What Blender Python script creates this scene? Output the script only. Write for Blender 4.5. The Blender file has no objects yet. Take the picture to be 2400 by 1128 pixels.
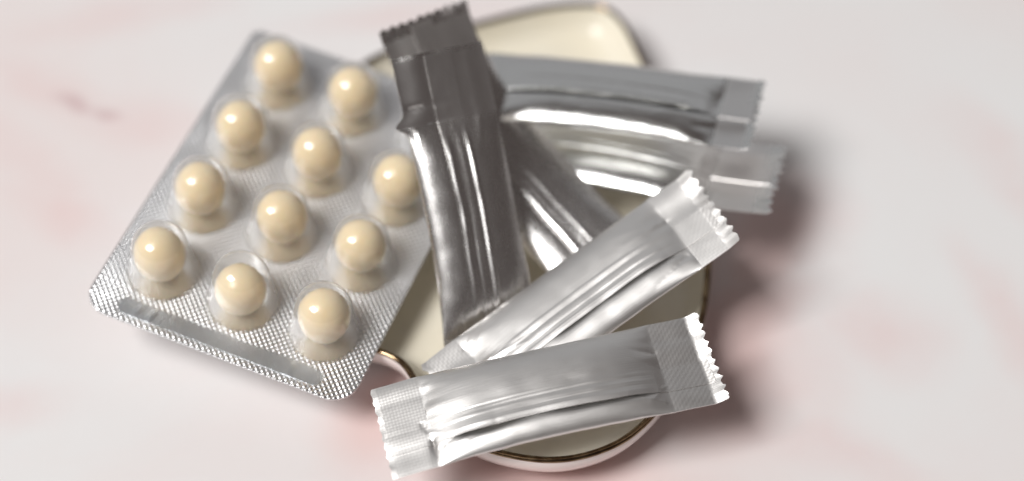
import bpy, math, random
import numpy as np
from mathutils import Vector, Matrix, noise

MM = 0.001
sc = bpy.context.scene
col = sc.collection

# ------------------------------------------------------------------ camera
cam_d = bpy.data.cameras.new("camera")
cam = bpy.data.objects.new("camera", cam_d)
col.objects.link(cam)
ELEV = math.radians(50.6)
cam.location = (0, -196.77 * MM, 254.55 * MM)
cam.rotation_euler = (math.pi / 2 - ELEV, 0, 0)
cam_d.sensor_width = 36
cam_d.lens = 65.565
cam_d.clip_start = 0.01
cam_d.clip_end = 20
cam_d.dof.use_dof = True
cam_d.dof.focus_distance = 0.291
cam_d.dof.aperture_fstop = 5.0
sc.camera = cam

# ------------------------------------------------------------------ room light
world = bpy.data.worlds.new("World")
sc.world = world
world.use_nodes = True
wn = world.node_tree
bg = wn.nodes["Background"]
bg.inputs["Color"].default_value = (1.0, 0.85, 0.80, 1)
bg.inputs["Strength"].default_value = 0.08


def area(name, loc, target, sx, sy, power, color):
    d = bpy.data.lights.new(name, 'AREA')
    d.shape = 'RECTANGLE'
    d.size = sx
    d.size_y = sy
    d.energy = power
    d.color = color
    o = bpy.data.objects.new(name, d)
    o.location = loc
    o.rotation_euler = (Vector(target) - Vector(loc)).to_track_quat('-Z', 'Y').to_euler()
    col.objects.link(o)
    return o


# tall window to the left, and an added panel standing in for an unseen pale wall beyond the table
area("window_light", (-1.20, -0.78, 2.20), (0, 0, 0.02), 1.0, 1.05, 72.0, (1.0, 0.99, 0.975))
area("pale_wall_light", (-0.3, 1.75, 1.20), (0, 0, 0.15), 3.4, 2.2, 6.8, (0.92, 0.965, 1.0))

sc.view_settings.view_transform = 'Standard'
sc.view_settings.look = 'None'
sc.view_settings.exposure = 0
sc.view_settings.gamma = 1
sc.cycles.use_denoising = True
sc.cycles.max_bounces = 14
sc.cycles.transparent_max_bounces = 24
sc.cycles.sample_clamp_indirect = 6


# ------------------------------------------------------------------ materials
class NT:
    def __init__(self, name):
        self.m = bpy.data.materials.new(name)
        self.m.use_nodes = True
        self.t = self.m.node_tree
        self.b = self.t.nodes["Principled BSDF"]

    def n(self, typ, **kw):
        nd = self.t.nodes.new(typ)
        for k, v in kw.items():
            if k.startswith("i_"):
                key = k[2:]
                key = int(key) if key.isdigit() else key.replace("_", " ")
                self.set(nd.inputs[key], v)
            else:
                setattr(nd, k, v)
        return nd

    def set(self, sock, v):
        if hasattr(v, "is_output") or isinstance(v, bpy.types.NodeSocket):
            self.t.links.new(v, sock)
        else:
            sock.default_value = v

    def math(self, op, a, b=0.0, c=0.0, clamp=False):
        nd = self.n("ShaderNodeMath", operation=op, use_clamp=clamp)
        self.set(nd.inputs[0], a)
        self.set(nd.inputs[1], b)
        self.set(nd.inputs[2], c)
        return nd.outputs[0]

    def mix(self, f, a, b):
        nd = self.n("ShaderNodeMix", data_type='RGBA')
        self.set(nd.inputs[0], f)
        self.set(nd.inputs[6], a)
        self.set(nd.inputs[7], b)
        return nd.outputs[2]

    def ramp(self, f, lo, hi, a=0.0, b=1.0):
        nd = self.n("ShaderNodeMapRange", interpolation_type='SMOOTHSTEP')
        self.set(nd.inputs[0], f)
        nd.inputs[1].default_value = lo
        nd.inputs[2].default_value = hi
        nd.inputs[3].default_value = a
        nd.inputs[4].default_value = b
        return nd.outputs[0]

    def noise(self, vec, scale, detail=3.0, rough=0.5, dist=0.0):
        nd = self.n("ShaderNodeTexNoise")
        self.t.links.new(vec, nd.inputs["Vector"])
        nd.inputs["Scale"].default_value = scale
        nd.inputs["Detail"].default_value = detail
        nd.inputs["Roughness"].default_value = rough
        nd.inputs["Distortion"].default_value = dist
        return nd.outputs[0]

    def scaled(self, vec, s):
        nd = self.n("ShaderNodeMapping")
        self.t.links.new(vec, nd.inputs["Vector"])
        nd.inputs["Scale"].default_value = s
        return nd.outputs[0]

    def bump(self, h, strength, dist):
        nd = self.n("ShaderNodeBump")
        nd.inputs["Strength"].default_value = strength
        nd.inputs["Distance"].default_value = dist
        self.t.links.new(h, nd.inputs["Height"])
        self.t.links.new(nd.outputs[0], self.b.inputs["Normal"])
        return nd


def P(b, **kw):
    for k, v in kw.items():
        b.inputs[k.replace("_", " ")].default_value = v


def foil_material(name, base, rough, seal):
    """Satin aluminium laminate; UV is in millimetres (along, across)."""
    m = NT(name)
    P(m.b, Metallic=1.0, Roughness=rough)
    m.b.inputs["Base Color"].default_value = (*base, 1)
    uv = m.n("ShaderNodeTexCoord").outputs["UV"]
    brushed = m.noise(m.scaled(uv, (0.12, 7.0, 1)), 1.0, 4, 0.6)
    soft = m.noise(m.scaled(uv, (0.35, 0.8, 1)), 1.0, 3, 0.5)
    r = m.math('MULTIPLY_ADD', soft, 0.06, rough - 0.03)
    m.set(m.b.inputs["Roughness"], r)
    if seal:
        sep = m.n("ShaderNodeSeparateXYZ")
        m.t.links.new(uv, sep.inputs[0])
        a = m.math('ADD', m.math('MULTIPLY', sep.outputs[0], 6.2), m.math('MULTIPLY', sep.outputs[1], 6.2))
        b = m.math('SUBTRACT', m.math('MULTIPLY', sep.outputs[0], 6.2), m.math('MULTIPLY', sep.outputs[1], 6.2))
        q = m.math('MULTIPLY', m.math('SINE', a), m.math('MULTIPLY_ADD', m.math('SINE', b), 0.45, 0.55))
        h = m.math('ADD', m.math('MULTIPLY', q, 0.05), m.math('MULTIPLY', brushed, 0.05))
        m.bump(h, 0.13, 1.2 * MM)
    else:
        h = m.math('ADD', m.math('MULTIPLY', brushed, 0.06), m.math('MULTIPLY', soft, 0.0))
        m.bump(h, 0.45, 1.0 * MM)
    return m.m


M_FOIL = foil_material("silver_foil", (0.82, 0.805, 0.79), 0.42, False)
M_FOIL_MIRROR = foil_material("silver_foil_glossy", (0.80, 0.80, 0.79), 0.20, False)
M_FOIL_SEMI = foil_material("silver_foil_semi", (0.80, 0.785, 0.775), 0.27, False)
M_SEAL = foil_material("crimped_foil", (0.82, 0.805, 0.79), 0.41, True)

M_SEAL_SEMI = foil_material("crimped_foil_semi", (0.80, 0.785, 0.775), 0.30, True)

# blister backing foil
m = NT("blister_foil")
m.b.inputs["Base Color"].default_value = (0.82, 0.82, 0.83, 1)
P(m.b, Metallic=1.0, Roughness=0.33)
P(m.b, Coat_Weight=0.25, Coat_Roughness=0.15)
M_BLIS = m.m
m = NT("blister_strip_foil")
m.b.inputs["Base Color"].default_value = (0.74, 0.77, 0.80, 1)
P(m.b, Metallic=1.0, Roughness=0.33)
oc = m.n("ShaderNodeTexCoord").outputs["UV"]
m.bump(m.noise(m.scaled(oc, (2.4, 0.35, 1)), 4.0, 4, 0.6), 0.35, 0.25 * MM)
M_STRIP = m.m
m = NT("blister_pocket_foil")
m.b.inputs["Base Color"].default_value = (0.86, 0.86, 0.86, 1)
P(m.b, Metallic=1.0, Roughness=0.30)
M_POCKET = m.m

# clear thermoformed film: a thin sheet, so it lets light straight through and reflects at its surface
m = NT("clear_film")
m.t.nodes.remove(m.b)
out = m.t.nodes["Material Output"]
tr = m.n("ShaderNodeBsdfTransparent")
tr.inputs[0].default_value = (0.985, 0.985, 0.985, 1)
gl = m.n("ShaderNodeBsdfGlossy")
gl.inputs["Color"].default_value = (1, 1, 1, 1)
gl.inputs["Roughness"].default_value = 0.13
fr = m.n("ShaderNodeFresnel")
geo = m.n("ShaderNodeNewGeometry")          # a thin film has the same Fresnel from both faces
m.t.links.new(m.math('MULTIPLY_ADD', geo.outputs["Backfacing"], 1 / 1.52 - 1.52, 1.52), fr.inputs["IOR"])
mx = m.n("ShaderNodeMixShader")
m.t.links.new(m.math('MULTIPLY', fr.outputs[0], 1.6, clamp=True), mx.inputs[0])
m.t.links.new(tr.outputs[0], mx.inputs[1])
m.t.links.new(gl.outputs[0], mx.inputs[2])
hz = m.n("ShaderNodeBsdfDiffuse")
hz.inputs[0].default_value = (0.9, 0.9, 0.9, 1)
mh = m.n("ShaderNodeMixShader")
lw = m.n("ShaderNodeLayerWeight")
lw.inputs[0].default_value = 0.35
m.t.links.new(m.math('MULTIPLY_ADD', lw.outputs["Facing"], 0.32, 0.035), mh.inputs[0])   # slight cloudiness, more through the slanting wall
m.t.links.new(mx.outputs[0], mh.inputs[1])
m.t.links.new(hz.outputs[0], mh.inputs[2])
m.t.links.new(mh.outputs[0], out.inputs[0])
M_FILM = m.m

# softgel capsule
m = NT("cream_gelatin")
oc = m.n("ShaderNodeTexCoord").outputs["Object"]
nz = m.noise(oc, 260, 3, 0.5)
m.set(m.b.inputs["Base Color"], m.mix(m.ramp(nz, 0.3, 0.7), (0.95, 0.755, 0.475, 1), (0.97, 0.80, 0.55, 1)))
P(m.b, Roughness=0.36, Subsurface_Weight=0.35, Subsurface_Scale=1.6 * MM)
m.b.inputs["Subsurface Radius"].default_value = (1.0, 0.6, 0.3)
P(m.b, Coat_Weight=0.25, Coat_Roughness=0.22)
M_CAP = m.m

# dish
m = NT("cream_glaze")
oc = m.n("ShaderNodeTexCoord").outputs["Object"]
nz = m.noise(oc, 60, 4, 0.55)
m.set(m.b.inputs["Base Color"], m.mix(m.ramp(nz, 0.3, 0.75), (0.84, 0.775, 0.625, 1), (0.87, 0.82, 0.70, 1)))
P(m.b, Roughness=0.30, Coat_Weight=0.25, Coat_Roughness=0.12)
M_GLAZE = m.m
m = NT("blush_glaze")
m.b.inputs["Base Color"].default_value = (0.83, 0.74, 0.71, 1)
P(m.b, Roughness=0.20, Coat_Weight=0.5, Coat_Roughness=0.05)
M_BLUSH = m.m
m = NT("gold_line")
oc = m.n("ShaderNodeTexCoord").outputs["Object"]
nz = m.noise(oc, 420, 3, 0.6)
m.set(m.b.inputs["Base Color"], m.mix(m.ramp(nz, 0.35, 0.7), (0.13, 0.08, 0.045, 1), (0.30, 0.215, 0.13, 1)))
P(m.b, Metallic=1.0, Roughness=0.18)
M_GOLD = m.m

# pink marble table
m = NT("pink_marble")
oc = m.n("ShaderNodeTexCoord").outputs["Object"]
warp = m.n("ShaderNodeTexNoise")
m.t.links.new(oc, warp.inputs["Vector"])
warp.inputs["Scale"].default_value = 16
warp.inputs["Detail"].default_value = 4
wv = m.n("ShaderNodeVectorMath", operation='MULTIPLY_ADD')
m.t.links.new(warp.outputs["Color"], wv.inputs[0])
wv.inputs[1].default_value = (0.030, 0.030, 0)
wo = m.n("ShaderNodeVectorMath", operation='SUBTRACT')
m.t.links.new(oc, wo.inputs[0])
wo.inputs[1].default_value = (0.015, 0.015, 0)
m.t.links.new(wo.outputs[0], wv.inputs[2])
wp = wv.outputs[0]


def blotch(cx, cy, ang, rx, ry):
    s = m.n("ShaderNodeVectorMath", operation='SUBTRACT')
    m.t.links.new(wp, s.inputs[0])
    s.inputs[1].default_value = (cx * MM, cy * MM, 0)
    rt = m.n("ShaderNodeVectorRotate", rotation_type='Z_AXIS')
    m.t.links.new(s.outputs[0], rt.inputs["Vector"])
    rt.inputs["Angle"].default_value = -math.radians(ang)
    k = m.n("ShaderNodeVectorMath", operation='MULTIPLY')
    m.t.links.new(rt.outputs[0], k.inputs[0])
    k.inputs[1].default_value = (1 / (rx * MM), 1 / (ry * MM), 0)
    l = m.n("ShaderNodeVectorMath", operation='LENGTH')
    m.t.links.new(k.outputs[0], l.inputs[0])
    return m.ramp(l.outputs["Value"], 0.0, 1.0, 1.0, 0.0)


cloud = m.noise(wp, 9, 5, 0.55, 0.4)
base = m.mix(m.ramp(cloud, 0.36, 0.68), (0.80, 0.793, 0.793, 1), (0.80, 0.725, 0.715, 1))
pink = None
for a in [(-84, 50, -28, 26, 7), (-68, 42, -12, 20, 9), (-88, 33, -50, 34, 9), (-76, 68, 8, 30, 8), (-20, 66, 5, 34, 8), (-80, 20, -30, 22, 9),
          (-92, -22, 8, 26, 8), (62, -8, -20, 22, 14), (88, -4, -60, 30, 8), (50, -30, -25, 34, 8), (20, -42, 0, 40, 9), (-12, -30, 20, 24, 10), (90, 30, -60, 24, 8), (48, -10, 80, 34, 16), (50, 16, 70, 24, 14)]:
    g = blotch(*a)
    pink = g if pink is None else m.math('MAXIMUM', pink, g)
pink = m.math('MULTIPLY', pink, m.ramp(m.noise(wp, 45, 4, 0.6), 0.25, 0.75, 0.35, 1.0))
c2 = m.mix(m.math('MULTIPLY', pink, 0.46), base, (0.78, 0.545, 0.53, 1))
rose = None
for a in [(6, -36, 5, 34, 17), (-18, -22, 30, 22, 14), (38, -12, 75, 36, 17), (42, 14, 80, 34, 15), (10, 0, 60, 60, 40)]:
    g = blotch(*a)
    rose = g if rose is None else m.math('MAXIMUM', rose, g)
c2 = m.mix(m.math('MULTIPLY', m.ramp(rose, 0.0, 1.0), 0.66), c2, (0.76, 0.505, 0.475, 1))
spot = m.math('MAXIMUM', blotch(-74, 45, -20, 5, 2.2), blotch(-80, 47.5, -25, 7, 2))
c3 = m.mix(m.math('MULTIPLY', spot, 0.6), c2, (0.56, 0.38, 0.39, 1))
vor = m.n("ShaderNodeTexVoronoi")
m.t.links.new(oc, vor.inputs["Vector"])
vor.inputs["Scale"].default_value = 22
c4 = m.mix(m.ramp(vor.outputs["Distance"], 0.006, 0.016, 0.7, 0.0), c3, (0.45, 0.25, 0.25, 1))
m.set(m.b.inputs["Base Color"], c4)
P(m.b, Roughness=0.42)
M_TABLE = m.m


# ------------------------------------------------------------------ mesh helpers
def mesh_obj(name, verts, faces, mat, parent=None, origin=(0, 0, 0), uv=None, smooth=True, sharp=None):
    """verts in world millimetres; origin (mm) is the parent's (or own) location."""
    o = np.asarray(origin, float)
    v = (np.asarray(verts, float) - o) * MM
    me = bpy.data.meshes.new(name)
    me.from_pydata(v.tolist(), [], [tuple(f) for f in faces])
    me.polygons.foreach_set("use_smooth", [smooth] * len(me.polygons))
    if uv is not None:
        uvl = me.uv_layers.new(name="UVMap")
        idx = np.empty(len(me.loops), dtype=np.int32)
        me.loops.foreach_get("vertex_index", idx)
        uvl.data.foreach_set("uv", np.asarray(uv, np.float32)[idx].ravel())
    me.materials.append(mat)
    me.update()
    if sharp:
        me.set_sharp_from_angle(angle=math.radians(sharp))
    ob = bpy.data.objects.new(name, me)
    col.objects.link(ob)
    if parent is not None:
        ob.parent = parent
    else:
        ob.location = tuple(o * MM)
    return ob


def root(name, loc, label, cat, group=None):
    e = bpy.data.objects.new(name, None)
    e.empty_display_size = 0.005
    e.location = tuple(np.asarray(loc, float) * MM)
    col.objects.link(e)
    e["label"] = label
    e["category"] = cat
    if group:
        e["group"] = group
    return e


def shell(top, bot, uvt):
    """closed thin solid between two (n,m,3) grids"""
    n, k, _ = top.shape
    V = np.concatenate([top.reshape(-1, 3), bot.reshape(-1, 3)])
    U = np.concatenate([uvt.reshape(-1, 2), uvt.reshape(-1, 2)])
    F = []
    off = n * k
    for i in range(n - 1):
        for j in range(k - 1):
            a, b, c, d = i * k + j, i * k + j + 1, (i + 1) * k + j + 1, (i + 1) * k + j
            F.append((a, d, c, b))
            F.append((a + off, b + off, c + off, d + off))
    for i in range(n - 1):
        a, d = i * k, (i + 1) * k
        F.append((a, a + off, d + off, d))
        a, d = i * k + k - 1, (i + 1) * k + k - 1
        F.append((a, d, d + off, a + off))
    for j in range(k - 1):
        a, b = j, j + 1
        F.append((a, b, b + off, a + off))
        a, b = (n - 1) * k + j, (n - 1) * k + j + 1
        F.append((a, a + off, b + off, b))
    return V, F, U


def nz1(x, y, seed):
    return noise.noise(Vector((x, y, seed * 7.31 + 0.37)))


# ------------------------------------------------------------------ table
T = 900
tv = [(-T, -T, 0), (T, -T, 0), (T, T, 0), (-T, T, 0)]
table = mesh_obj("table_top", tv, [(0, 1, 2, 3)], M_TABLE, smooth=False)
table["kind"] = "structure"

# ------------------------------------------------------------------ dish
RIM = 9.0
outline = [(-6.4, 57.1), (4, 60.9), (12.1, 62.3), (17.8, 61.6), (21.6, 56.9), (24.4, 47.9), (28.5, 34), (32.2, 20), (34.0, 8), (33.5, -3.3),
           (31.7, -14), (27.2, -25.9), (20, -35.6), (13.2, -39.7), (6.6, -41.1), (0, -40.3), (-6.6, -37.9), (-12.3, -32.5), (-16.3, -25.2), (-18.5, -21.9),
           (-22.7, -19.7), (-29, -18.6), (-35, -14.5), (-38.5, -7), (-39, 4), (-37, 18), (-34, 32), (-31, 41), (-27.5, 46.8), (-18, 52.6)]


outline = [(x, y + 1.2) for x, y in outline]


def closed_spline(pts, sub):
    p = np.asarray(pts, float)
    n = len(p)
    res = []
    for i in range(n):
        p0, p1, p2, p3 = p[i - 1], p[i], p[(i + 1) % n], p[(i + 2) % n]
        for k in range(sub):
            t = k / sub
            res.append(0.5 * (2 * p1 + (p2 - p0) * t + (2 * p0 - 5 * p1 + 4 * p2 - p3) * t * t + (3 * p1 - p0 - 3 * p2 + p3) * t ** 3))
    return np.array(res)


oc_ = closed_spline(outline, 8)
for _ in range(10):
    oc_ = (np.roll(oc_, 1, 0) + 2 * oc_ + np.roll(oc_, -1, 0)) / 4
NO = len(oc_)
tg = np.roll(oc_, -1, 0) - np.roll(oc_, 1, 0)
tg /= np.linalg.norm(tg, axis=1)[:, None]
nin = np.stack([tg[:, 1], -tg[:, 0]], 1)          # outline runs clockwise: inward normal
cen = np.array([-1.0, 9.0])
if ((cen - oc_[0]) @ nin[0]) < 0:
    nin = -nin


def smooth_ring(r, it):
    for _ in range(it):
        r = (np.roll(r, 1, 0) + 2 * r + np.roll(r, -1, 0)) / 4
    return r


def ring(d, z, it=0):
    r = oc_ + nin * d
    if it:
        r = smooth_ring(r, it)
    return np.column_stack([r, np.full(NO, z)])


def loft(rings, cap=None, flip=False):
    V = np.concatenate(rings)
    F = []
    for i in range(len(rings) - 1):
        for j in range(NO):
            k = (j + 1) % NO
            f = (i * NO + j, i * NO + k, (i + 1) * NO + k, (i + 1) * NO + j)
            F.append(f[::-1] if flip else f)
    if cap is not None:
        c = len(V)
        V = np.concatenate([V, [cap]])
        b = (len(rings) - 1) * NO
        for j in range(NO):
            f = (b + j, b + (j + 1) % NO, c)
            F.append(f[::-1] if flip else f)
    return V, F


def shrink(s, z, base_d, it):
    r = smooth_ring(oc_ + nin * base_d, it)
    r = cen + (r - cen) * s
    return np.column_stack([r, np.full(NO, z)])


dish_o = (0, 8, 0)
dish = root("trinket_dish", dish_o, "cream glazed ceramic dish with dark gold rim under the foil sachets", "dish")
inner = [ring(0.75, RIM), ring(1.1, RIM - 0.55), ring(1.7, RIM - 1.9, 2), ring(2.5, RIM - 3.3, 6), ring(3.6, RIM - 4.3, 14), ring(5.2, RIM - 4.8, 30)]
inner += [shrink(s, z, 5.2, 30) for s, z in ((0.9, 4.0), (0.75, 3.85), (0.55, 3.8), (0.3, 3.8))]
V, F = loft(inner, (cen[0], cen[1], 3.8))
mesh_obj("glazed_bowl", V, F, M_GLAZE, dish, dish_o)
outer = [ring(0.22, RIM + 0.05), ring(0.0, RIM - 0.7), ring(0.15, RIM - 2.2, 1), ring(0.9, RIM - 4.0, 3), ring(2.4, RIM - 6.0, 8), ring(4.6, RIM - 7.5, 20), ring(6.5, 0.9, 30), ring(6.8, 0.05, 30), ring(8.0, 0.05, 30)]
V, F = loft(outer, (cen[0], cen[1], 0.9), True)
mesh_obj("outer_shell", V, F, M_BLUSH, dish, dish_o)
rim = []
for k in range(9):
    a = 2 * math.pi * k / 8
    rim.append(ring(0.60 + 0.58 * math.cos(a), RIM + 0.08 + 0.42 * math.sin(a)))
V, F = loft(rim)
mesh_obj("gold_rim", V, F, M_GOLD, dish, dish_o)

# ------------------------------------------------------------------ blister pack
B_O = np.array([-57.42, -5.64, 13.8])
B_M = np.array(Matrix.Rotation(math.radians(-21.54), 3, 'Z') @ Matrix.Rotation(math.radians(3.11), 3, 'X') @ Matrix.Rotation(math.radians(5.03), 3, 'Y'))
PITCH = 14.52
X0, X1, Y0, Y1, CR = -9.4, 38.3, -11.2, 53.6, 4.5
CAV_R = 5.15


def bl(p):
    p = np.asarray(p, float)
    return B_O + p @ B_M.T


pack_o = bl((14.4, 21, 0))
pack = root("blister_pack", pack_o, "silver foil blister pack with clear bubbles leaning on the dish", "blister pack")


def inside_round(x, y):
    """pull a grid point on the sheet's border back to its rounded corners"""
    cx = min(max(x, X0 + CR), X1 - CR)
    cy = min(max(y, Y0 + CR), Y1 - CR)
    dx, dy = x - cx, y - cy
    m_ = max(abs(dx), abs(dy))
    l_ = math.hypot(dx, dy)
    if l_ > 0 and dx != 0 and dy != 0:
        f = m_ / l_
        return cx + dx * f, cy + dy * f
    return x, y


STRIP = (-3.6, 32.6, -9.9, -6.9)   # smooth bar along the near edge
step = 0.15
nx = int((X1 - X0) / step)
ny = int((Y1 - Y0) / step)
gx = np.linspace(X0, X1, nx + 1)
gy = np.linspace(Y0, Y1, ny + 1)
GX, GY = np.meshgrid(gx, gy, indexing='ij')
CRA = np.where((GX < 5) & (GY > 40), 1.3, CR)        # the far left corner is cut nearly square
cx = np.clip(GX, X0 + CRA, X1 - CRA)
cy = np.clip(GY, Y0 + CRA, Y1 - CRA)
dx, dy = GX - cx, GY - cy
mx_ = np.maximum(abs(dx), abs(dy))
ll = np.hypot(dx, dy)
f = np.where((ll > 0) & (dx != 0) & (dy != 0), mx_ / np.maximum(ll, 1e-9), 1.0)
LX, LY = cx + dx * f, cy + dy * f
kf = 2 * math.pi / 0.74
ea = np.cos(kf * (LX + LY) / math.sqrt(2))
eb = np.cos(kf * (LX - LY) / math.sqrt(2))
emb = np.maximum(ea, -0.4) * 0.5 + np.maximum(eb, -0.4) * 0.5
mask = np.ones_like(LX)
for i in range(3):
    for j in range(4):
        d = np.hypot(LX - i * PITCH, LY - j * PITCH)
        mask *= np.clip((d - 5.3) / 0.5, 0, 1)
sx0, sx1, sy0, sy1 = STRIP
sr = (sy1 - sy0) / 2
sd = np.hypot(LX - np.clip(LX, sx0 + sr, sx1 - sr), LY - (sy0 + sy1) / 2) - sr
mask *= np.clip(sd / 0.35 + 0.3, 0, 1)
bow = 0.35 * np.sin(LX * 0.16 + 0.4) * np.sin(LY * 0.11 + 0.7)
LZ = 0.14 * emb * mask + bow * 0.0
und = np.zeros_like(LX)
for i in range(0, nx + 1, 1):
    for j in range(0, ny + 1, 6):
        und[i, j:j + 6] = nz1(gx[i] * 0.16, gy[j] * 0.16, 91) * 0.10
LZ = LZ + und * mask
top = bl(np.stack([LX, LY, LZ], -1).reshape(-1, 3)).reshape(nx + 1, ny + 1, 3)
# plain back of the sheet, a border wall and the embossed face in one solid
V = top.reshape(-1, 3)
F = []
k = ny + 1
for i in range(nx):
    for j in range(ny):
        a = i * k + j
        F.append((a, a + k, a + k + 1, a + 1))
brd = [i * k for i in range(nx + 1)] + [nx * k + j for j in range(1, k)] + [i * k + ny for i in range(nx - 1, -1, -1)] + [j for j in range(ny - 1, 0, -1)]
lb = np.stack([LX.ravel()[brd], LY.ravel()[brd], np.full(len(brd), -0.32)], -1)
n0 = len(V)
V = np.concatenate([V, bl(lb)])
nb = len(brd)
for q in range(nb):
    r_ = (q + 1) % nb
    F.append((brd[q], n0 + q, n0 + r_, brd[r_]))
F.append(tuple(n0 + q for q in range(nb - 1, -1, -1)))
mesh_obj("embossed_foil", V, F, M_BLIS, pack, pack_o)

# smooth bar with a few dents
n1, n2 = 150, 14
S = np.linspace(sx0 + 0.15, sx1 - 0.15, n1)
tp = np.zeros((n1, n2, 3))
uvs = np.zeros((n1, n2, 2))
for i, s in enumerate(S):
    e = min(s - sx0, sx1 - s)
    hw = sr - 0.05 if e > sr else math.sqrt(max(sr * sr - (sr - e) ** 2, 0.02)) - 0.05
    for j in range(n2):
        v = -1 + 2 * j / (n2 - 1)
        y = (sy0 + sy1) / 2 + v * hw
        z = 0.06
        for c, w_, a_, sl in ((3.4, 0.55, 0.16, 0.35), (5.9, 0.5, 0.20, 0.3), (8.6, 0.45, -0.22, 0.25), (30.4, 0.7, 0.16, -0.3), (17, 1.6, -0.06, 0.1)):
            z += a_ * math.exp(-((s - sx0 - c - sl * v) / w_) ** 2) * (1 - 0.6 * v * v)
        z += 0.03 * nz1(s * 0.7, v, 5)
        tp[i, j] = (s, y, max(z, 0.02))
        uvs[i, j] = (s, y)
bt = tp.copy()
bt[..., 2] = -0.05
V, F, U = shell(bl(tp.reshape(-1, 3)).reshape(n1, n2, 3), bl(bt.reshape(-1, 3)).reshape(n1, n2, 3), uvs)
mesh_obj("smooth_strip", V, F, M_STRIP, pack, pack_o, U, sharp=60)

# clear bubbles and the plain foil disc under each
prof = [(6.30, 0.12), (6.12, 0.34), (5.95, 0.40), (5.80, 0.30), (5.68, 0.42), (5.55, 0.9), (5.30, 2.2), (5.05, 3.8), (4.85, 5.4), (4.72, 6.8), (4.50, 8.0), (4.05, 9.1), (3.35, 9.95), (2.4, 10.5), (1.2, 10.8), (0.0, 10.88)]
pp = []
for a, b in zip(prof[:-1], prof[1:]):
    for t in (0, 0.5):
        pp.append((a[0] + (b[0] - a[0]) * t, a[1] + (b[1] - a[1]) * t))
pp = np.array(pp)
for _ in range(2):
    q = pp.copy()
    q[1:-1] = (pp[:-2] + 2 * pp[1:-1] + pp[2:]) / 4
    pp = q
NS = 56


def lathe(profile, ns, apex_last=True, wob=None):
    V, F = [], []
    for i, (r, z) in enumerate(profile):
        for j in range(ns):
            a = 2 * math.pi * j / ns
            rr = r * (1 + (wob(a, z) if wob else 0))
            V.append((rr * math.cos(a), rr * math.sin(a), z))
    for i in range(len(profile) - 1):
        for j in range(ns):
            k = (j + 1) % ns
            F.append((i * ns + j, i * ns + k, (i + 1) * ns + k, (i + 1) * ns + j))
    if apex_last:
        V.append((0, 0, profile[-1][1] + 0.02))
        c = len(V) - 1
        b = (len(profile) - 1) * ns
        for j in range(ns):
            F.append((b + j, b + (j + 1) % ns, c))
    return np.array(V), F


seen = {}
for i in range(3):
    for j in range(4):
        sd_ = i * 4 + j
        V, F = lathe([tuple(x) for x in pp], NS, True,
                     lambda a, z: 0.012 * nz1(math.cos(a) * 1.3, math.sin(a) * 1.3 + z * 0.12, 20 + sd_))
        bub = mesh_obj("clear_bubble", bl(V + (i * PITCH, j * PITCH, 0)), F, M_FILM, pack, pack_o)
        Vd, Fd = lathe([(5.6, 0.10), (3.0, 0.04)], 40, True)
        mesh_obj("pocket_foil", bl(Vd + (i * PITCH, j * PITCH, 0)), Fd, M_POCKET, pack, pack_o)

# capsules: egg-shaped, standing on the pocket foil
cp = []
for a in np.linspace(-86, 88, 40):
    cp.append((4.15 * math.cos(math.radians(a)) ** 0.94, 5.15 + 5.0 * math.sin(math.radians(a))))
cap_names = {
    (0, 0): "cream capsule at the left end of the blister's nearest row",
    (1, 0): "cream capsule sitting low in the middle bubble of the nearest row",
    (2, 0): "cream capsule in the blister's near right corner, above the end of the smooth strip",
    (0, 1): "cream capsule at the left end of the blister's second row from the front",
    (1, 1): "cream capsule in the middle of the blister's second row from the front",
    (2, 1): "cream capsule at the right end of the second row, wholly visible beside the upright sachet",
    (0, 2): "blurred cream capsule at the left end of the third row from the front",
    (1, 2): "blurred cream capsule in the middle of the third row from the front",
    (2, 2): "cream capsule partly hidden by the upright foil sachet's left edge",
    (0, 3): "most blurred cream capsule, in the blister's far left corner",
    (1, 3): "blurred cream capsule in the farthest row, next to the sachet tops",
}
rnd = random.Random(4)
for (i, j), lab in cap_names.items():
    sd_ = 60 + i * 4 + j
    V, F = lathe(cp, 48, True, lambda a, z: 0.03 * nz1(math.cos(a), math.sin(a) + z * 0.2, sd_))
    sq = 1.0
    dz = 0.0
    off_ = np.array([rnd.uniform(-.25, .25), rnd.uniform(-.25, .25), 0])
    if (i, j) == (1, 0):
        V[:, 2] *= 0.90
        off_ = np.array([0.1, -0.75, 0])
    tilt = np.array(Matrix.Rotation(rnd.uniform(-0.10, 0.10), 3, 'X') @ Matrix.Rotation(rnd.uniform(-0.10, 0.10), 3, 'Y'))
    V = (V - (0, 0, 5.15)) @ tilt.T + (0, 0, 5.15)
    lo = bl((i * PITCH, j * PITCH, 0.1) + off_)
    o = mesh_obj("capsule", bl(V + (i * PITCH, j * PITCH, 0) + off_), F, M_CAP, None, lo)
    o["label"] = lab
    o["category"] = "capsule"
    o["group"] = "cream capsules in the blister pack"


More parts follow.
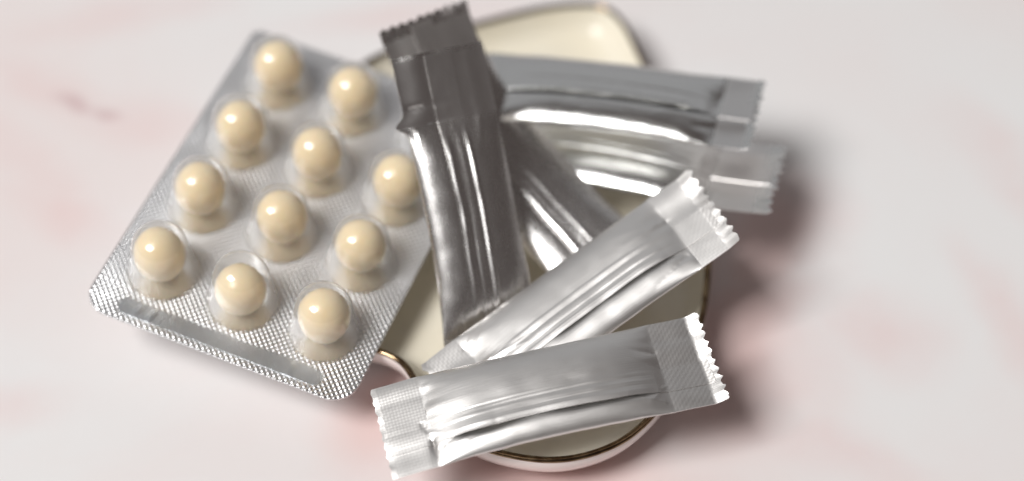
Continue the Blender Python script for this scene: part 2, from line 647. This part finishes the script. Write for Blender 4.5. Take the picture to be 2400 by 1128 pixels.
# ------------------------------------------------------------------ foil sachets
def sachet(name, label, pts, W, roll, seal0, seal1, seed, h=(1.9, 1.8), fin=(-1.6, 2.6, 0.7), curl=(0, 0), mat=None, strip=(2.0, 2.4),
           teeth=10, creases=(), wr=0.5, dent=0.45, bulge=(), ridges=0.05, tooth_amp=(0.5, 0.55), fin_noise=1.0, seal_mat=None):
    """pts: centre line in mm; roll: degrees at start and end; seal0/1: crimp lengths;
    fin: (root offset, free edge offset, lift) across in mm, towards +B"""
    mat = mat or M_FOIL
    seal_mat = seal_mat or M_SEAL
    p = np.asarray(pts, float)
    dl = np.r_[0, np.cumsum(np.linalg.norm(np.diff(p, axis=0), axis=1))]
    deg = min(len(p) - 1, 3)
    co = [np.polyfit(dl / dl[-1], p[:, c], deg) for c in range(3)]
    tt = np.linspace(0, 1, 600)
    cl = np.stack([np.polyval(c, tt) for c in co], -1)
    al = np.r_[0, np.cumsum(np.linalg.norm(np.diff(cl, axis=0), axis=1))]
    L = al[-1]

    def frame(s):
        sc_ = min(max(s, 0.0), L)
        pos = np.array([np.interp(sc_, al, cl[:, c]) for c in range(3)])
        a = np.array([np.interp(max(sc_ - 0.4, 0), al, cl[:, c]) for c in range(3)])
        b = np.array([np.interp(min(sc_ + 0.4, L), al, cl[:, c]) for c in range(3)])
        t = (b - a) / np.linalg.norm(b - a)
        pos = pos + t * (s - sc_)
        B = np.cross(t, (0, 0, 1.0))
        B /= np.linalg.norm(B)
        N = np.cross(B, t)
        r = math.radians(roll[0] + (roll[1] - roll[0]) * sc_ / L)
        B2 = B * math.cos(r) + N * math.sin(r)
        N2 = np.cross(B2, t)
        return pos, t, B2, N2

    def halfw(s, sgn):
        d0, d1 = s - seal0, (L - seal1) - s
        d = min(d0, d1)
        w = W / 2
        if d > 0:
            w -= 0.25 * (1 - math.exp(-d / 6.0))
        w += 0.10 * nz1(s * 0.25, sgn * 3.0, seed + 3)
        for (c, wd, amp, sg) in bulge:
            if sg == sgn:
                w += amp * math.exp(-((s - c) / wd) ** 2)
        return w

    rc = random.Random(seed)
    auto = []
    for endk in (0, 1):
        for _ in range(7):
            dl_ = rc.uniform(0.0, 1.5)
            ln = rc.uniform(2.5, 10.0)
            v0 = rc.uniform(-0.9, 0.9)
            v1 = max(-0.95, min(0.95, v0 + rc.uniform(-0.35, 0.35)))
            a_, b_ = (seal0 + dl_, seal0 + dl_ + ln) if endk == 0 else (L - seal1 - dl_, L - seal1 - dl_ - ln)
            auto.append((a_, v0, b_, v1, rc.uniform(-0.35, 0.45) * wr, rc.uniform(0.28, 0.6)))
    for _ in range(3):
        a_ = rc.uniform(seal0 + 5, L - seal1 - 12)
        v0 = rc.uniform(-0.85, 0.85)
        auto.append((a_, v0, a_ + rc.uniform(5, 14), v0 + rc.uniform(-0.12, 0.12), rc.uniform(-0.10, 0.16) * wr, rc.uniform(0.3, 0.7)))
    all_creases = list(creases) + auto

    def gap(s):
        d = min(s - seal0, (L - seal1) - s)
        if d <= 0 or not fin:
            return 0.0
        return fin[2] * (1 - math.exp(-(d / 5.0) ** 2)) * max(0.12, min(1.0, 0.55 + 1.0 * nz1(s * 0.10, 8.8, seed + 8) * fin_noise))

    def top_z(s, v):
        d0, d1 = s - seal0, (L - seal1) - s
        d = min(d0, d1)
        z = 0.10 + 0.10 * nz1(s * 0.30, v * 1.6, seed) * wr
        z += 0.42 * nz1(v * 1.9, s * 0.03, seed + 20) * math.exp(-max(d, 0.0) / 1.5)      # the crimp is never quite flat
        if d > 0:
            inf = 1 - math.exp(-(d / 4.2) ** 1.15)
            c = max(1 - abs(v) ** 3.6, 0) ** 0.72
            edge = 1 - abs(v) ** 6
            z += h[0] * inf * c
            z += edge * wr * 0.5 * math.exp(-d / 3.2) * (1 - math.exp(-d / 0.7)) * (nz1(v * 2.6, d * 0.10, seed + 1) + 0.5 * nz1(v * 6, d * 0.15, seed + 2))
            z += edge * inf * dent * (0.45 * nz1(s * 0.05, v * 0.9, seed + 4) + 0.06 * nz1(s * 0.16, v * 1.8, seed + 5))
            z += edge * inf * dent * 0.05 * nz1(s * 0.02, v * 4.5, seed + 6)
        for (s0, v0, s1, v1, dep, wd) in all_creases:
            ax, ay, bx, by = s0, v0 * W / 2, s1, v1 * W / 2
            px, py = s, v * W / 2
            q = ((px - ax) * (bx - ax) + (py - ay) * (by - ay)) / ((bx - ax) ** 2 + (by - ay) ** 2)
            q = min(max(q, 0), 1)
            dd = math.hypot(px - ax - q * (bx - ax), py - ay - q * (by - ay))
            if dd < 4 * wd:
                z -= dep * math.exp(-dd / wd * 1.4) * (1 - abs(v) ** 6) * (1 - 0.7 * q)
        if fin and d > 0:                                   # hollow below the seam's free edge
            yf = (v * W / 2 - fin[1]) * (1 if fin[1] > fin[0] else -1)
            z -= 0.75 * gap(s) * math.exp(-((yf + 0.35) / 0.85) ** 2)
        return z

    def bot_z(s, v):
        d = min(s - seal0, (L - seal1) - s)
        z = -0.10 + 0.10 * nz1(s * 0.30, v * 1.6, seed) * wr
        z += 0.42 * nz1(v * 1.9, s * 0.03, seed + 20) * math.exp(-max(d, 0.0) / 1.5)
        if d > 0:
            inf = 1 - math.exp(-(d / 4.2) ** 1.15)
            z -= h[1] * inf * max(1 - abs(v) ** 3.0, 0) ** 0.65
        return z

    def curl_of(s):
        """bending of the two toothed lips: returns (s offset, z offset)"""
        if s < strip[0] and curl[0]:
            a = math.radians(curl[0])
            q = strip[0] - s
            return strip[0] - q * math.cos(a) - s, q * math.sin(a)
        if s > L - strip[1] and curl[1]:
            a = math.radians(curl[1])
            q = s - (L - strip[1])
            return (L - strip[1]) + q * math.cos(a) - s, q * math.sin(a)
        return 0.0, 0.0

    def place(s, y, z):
        ds, dz = curl_of(s)
        pos, t, B, N = frame(s + ds)
        return pos + B * y + N * (z + dz)

    mid = frame(L / 2)[0]
    org = (mid[0], mid[1], mid[2] - h[1])
    e = root(name, org, label, "sachet", "silver foil sachets piled on the dish")

    # body
    nu, nv = 150, 60
    ss = seal0 + (L - seal1 - seal0) * (0.5 - 0.5 * np.cos(np.linspace(0, math.pi, nu))) * 1.0
    ss = 0.5 * ss + 0.5 * np.linspace(seal0, L - seal1, nu)
    vv = np.sin(np.linspace(-math.pi / 2, math.pi / 2, nv))
    vv = 0.55 * vv + 0.45 * np.linspace(-1, 1, nv)
    tp = np.zeros((nu, nv, 3))
    bt = np.zeros((nu, nv, 3))
    uv = np.zeros((nu, nv, 2))
    for i, s in enumerate(ss):
        pos, t, B, N = frame(s)
        wl, wr_ = halfw(s, -1), halfw(s, 1)
        for j, v in enumerate(vv):
            y = v * (wr_ if v > 0 else wl)
            tp[i, j] = pos + B * y + N * top_z(s, v)
            bt[i, j] = pos + B * y + N * bot_z(s, v)
            uv[i, j] = (s, y)
    # shell() expects +normal = along x along: orient so that faces look outward
    V, F, U = shell(tp, bt, uv)
    mesh_obj("pouch", V, F, mat, e, org, U, sharp=70)

    # crimped ends
    for endk in (0, 1):
        Ls = seal0 if endk == 0 else seal1
        nu2 = max(int(Ls / 0.4), 8)
        nv2 = teeth * 6 + 1
        tp = np.zeros((nu2, nv2, 3))
        bt = np.zeros((nu2, nv2, 3))
        uv = np.zeros((nu2, nv2, 2))
        for i in range(nu2):
            q = i / (nu2 - 1)
            for j in range(nv2):
                v = -1 + 2 * j / (nv2 - 1)
                ph = (j / 6.0) % 1.0
                tooth = (abs(ph - 0.5) * 2) ** 0.85 * tooth_amp[endk] + 0.7 * tooth_amp[endk] * nz1(j * 0.45, 0.3, seed + 11)
                d_out = tooth
                s = Ls * (1 - q) if endk == 0 else (L - Ls) + Ls * q
                if endk == 0:
                    s = Ls + (d_out - Ls) * q
                else:
                    s = (L - Ls) + (Ls - d_out) * q
                sg = 1 if v > 0 else -1
                hw = halfw(s, sg)
                z = top_z(min(max(s, 0), L), v) if True else 0
                near = q > 1 - strip[endk] / Ls
                if near:
                    z += 0.04 * tooth_amp[endk] * math.cos(j / 6.0 * 2 * math.pi) * (q - (1 - strip[endk] / Ls)) / (strip[endk] / Ls) + 0.2 * nz1(v * 3, q * 2, seed + 14) * (q - (1 - strip[endk] / Ls)) / (strip[endk] / Ls)
                tp[i, j] = place(s, v * hw, z)
                bt[i, j] = place(s, v * hw, z - 0.13)
                uv[i, j] = (s, v * hw)
        if endk == 0:
            tp, bt, uv = tp[::-1], bt[::-1], uv[::-1]
        cut = max(2, int(round((nu2 - 1) * (1 - strip[endk] / Ls))))
        if endk == 0:
            cut = nu2 - 1 - cut
            parts = ((slice(0, cut + 1), "toothed_edge", mat), (slice(cut, nu2), "crimped_end", seal_mat))
        else:
            parts = ((slice(0, cut + 1), "crimped_end", seal_mat), (slice(cut, nu2), "toothed_edge", mat))
        for sl, nm, mt_ in parts:
            V, F, U = shell(tp[sl], bt[sl], uv[sl])
            mesh_obj(nm, V, F, mt_, e, org, U, sharp=50)

    # folded centre seam
    if fin:
        y0, y1, lift = fin
        nu3, nv3 = 170, 30
        ss = np.linspace(strip[0] * 0.55, L - strip[1] * 0.55, nu3)
        tp = np.zeros((nu3, nv3, 3))
        bt = np.zeros((nu3, nv3, 3))
        uv = np.zeros((nu3, nv3, 2))
        for i, s in enumerate(ss):
            d = min(s - seal0, (L - seal1) - s)
            bodyk = 0 if d <= 0 else (1 - math.exp(-(d / 5.0) ** 2))
            for j in range(nv3):
                q = j / (nv3 - 1)
                y = y0 + (y1 - y0) * q + 0.18 * nz1(s * 0.13, 1.0, seed + 9) * (0.3 + q) * bodyk
                v = y / (W / 2)
                z = top_z(s, v)
                z0 = top_z(s, y0 / (W / 2))
                # a straight stiff strip whose free edge stands off the pouch here and there
                zf = top_z(s, y1 / (W / 2)) + 0.14 + gap(s)
                zz = max(z0 + 0.16 + (zf - z0 - 0.16) * q ** 1.15, z + 0.12)
                zz += bodyk * ridges * (0.5 * math.sin(q * 17 + 1.3 * nz1(s * 0.04, 2, seed)) + 1.1 * nz1(q * 7, s * 0.02, seed + 10) + 0.8 * nz1(q * 17, s * 0.03, seed + 13))
                zz += 0.10 * bodyk * wr * nz1(s * 0.22, q * 1.5, seed + 12)
                tp[i, j] = place(s, y, zz)
                bt[i, j] = place(s, y, zz - 0.13)
                uv[i, j] = (s, y + 40)
        # root of the seam drops down to the pouch
        for i in range(nu3):
            s = ss[i]
            bt[i, 0] = place(s, y0, top_z(s, y0 / (W / 2)) - 0.05)
        V, F, U = shell(tp, bt, uv)
        seam = mesh_obj("centre_seam", V, F, mat, e, org, U, sharp=50)
        seam.data.materials.append(seal_mat)          # the seam is crimped too where it runs through the ends
        for pl in seam.data.polygons:
            su = U[pl.vertices[0]][0]
            if su < seal0 or su > L - seal1:
                pl.material_index = 1
    return e


# lowest pair, right of the pile
sachet("foil_sachet", "lower of the two blurred sachets pointing right, with a broad flat crimped end",
       [(-6.8, 27.2, 10.5), (12, 22.5, 13.0), (30, 16.2, 15.0), (45.2, 11.2, 17.5)], 16.8, (2, 2), 7, 11.5, 11,
       fin=(1.4, -2.6, 0.15), curl=(0, 4), mat=M_FOIL_MIRROR, dent=0.35, h=(2.0, 1.9), tooth_amp=(0.5, 0.8), teeth=9, seal_mat=M_SEAL_SEMI)
sachet("foil_sachet", "upper of the two blurred sachets pointing right, with a dark gap along its seam",
       [(-11.2, 31.5, 19.0), (8, 28.2, 21.5), (27, 24.0, 22.5), (42.2, 20.2, 23.5)], 16.4, (0, 0), 7, 7.0, 23,
       fin=(-2.2, 1.8, 1.7), curl=(0, 26), strip=(2, 1.8), mat=M_FOIL_MIRROR, dent=0.35, h=(2.0, 1.9), tooth_amp=(0.5, 0.8), teeth=9, seal_mat=M_SEAL_SEMI)
# diagonal one rising to the back left
sachet("foil_sachet", "diagonal sachet whose saw-toothed top rises behind the upright one",
       [(-15.3, 34.2, 34.0), (-10.2, 26.8, 25.0), (1.3, 14.6, 15.2), (20.4, -9.8, 11.5)], 17.2, (6, -13), 8.5, 8, 37,
       fin=(-1.2, 3.0, 0.25), ridges=0.10, curl=(8, 0), mat=M_FOIL_SEMI)
# upright one on top of it
sachet("foil_sachet", "upright dark sachet with a ridged seam and a torn notch near its top",
       [(-12.3, 20.6, 39.0), (-9.6, 11.3, 30.5), (-6.4, -0.6, 20.5), (-3.2, -17.5, 7.0)], 15.6, (6, 6), 11.5, 3.2, 51, h=(1.9, 1.8), dent=0.35,
       fin=(-2.2, 2.4, 0.25), ridges=0.11, curl=(-4, 0), mat=M_FOIL_SEMI, seal_mat=M_SEAL_SEMI, strip=(1.0, 1.2), teeth=14, tooth_amp=(0.12, 0.12), bulge=((11.2, 1.0, 1.7, 1),),
       creases=((8.6, 1.0, 8.6, 0.35, 0.75, 0.35),))
# the two in front
sachet("foil_sachet", "slanted sachet across the middle with a bright toothed end at upper right",
       [(-9.6, -29.4, 11.0), (6.2, -17.5, 15.5), (20.3, -8.2, 20.2), (33.0, -1.2, 25.5)], 16.4, (0, 0), 7, 8.0, 64,
       fin=(-1.0, 3.6, 1.0), curl=(0, 15), strip=(1.0, 2.6), ridges=0.07, tooth_amp=(0.3, 0.55), teeth=9)
sachet("foil_sachet", "nearest sachet lying across the front rim of the dish",
       [(-20.2, -37.7, 13.7), (-2.0, -33.5, 16.3), (14.3, -29.8, 17.2), (31.8, -25.2, 16.8)], 15.8, (-6, -7), 7.5, 9.0, 78,
       fin=(0.2, 4.3, 1.1), curl=(-3, 30), strip=(0.9, 2.4), teeth=10, tooth_amp=(0.25, 0.6), ridges=0.05, creases=((6.6, 0.05, 7.4, 0.30, 0.3, 0.25), (7.6, 0.45, 7.2, 1.0, 0.4, 0.35)))
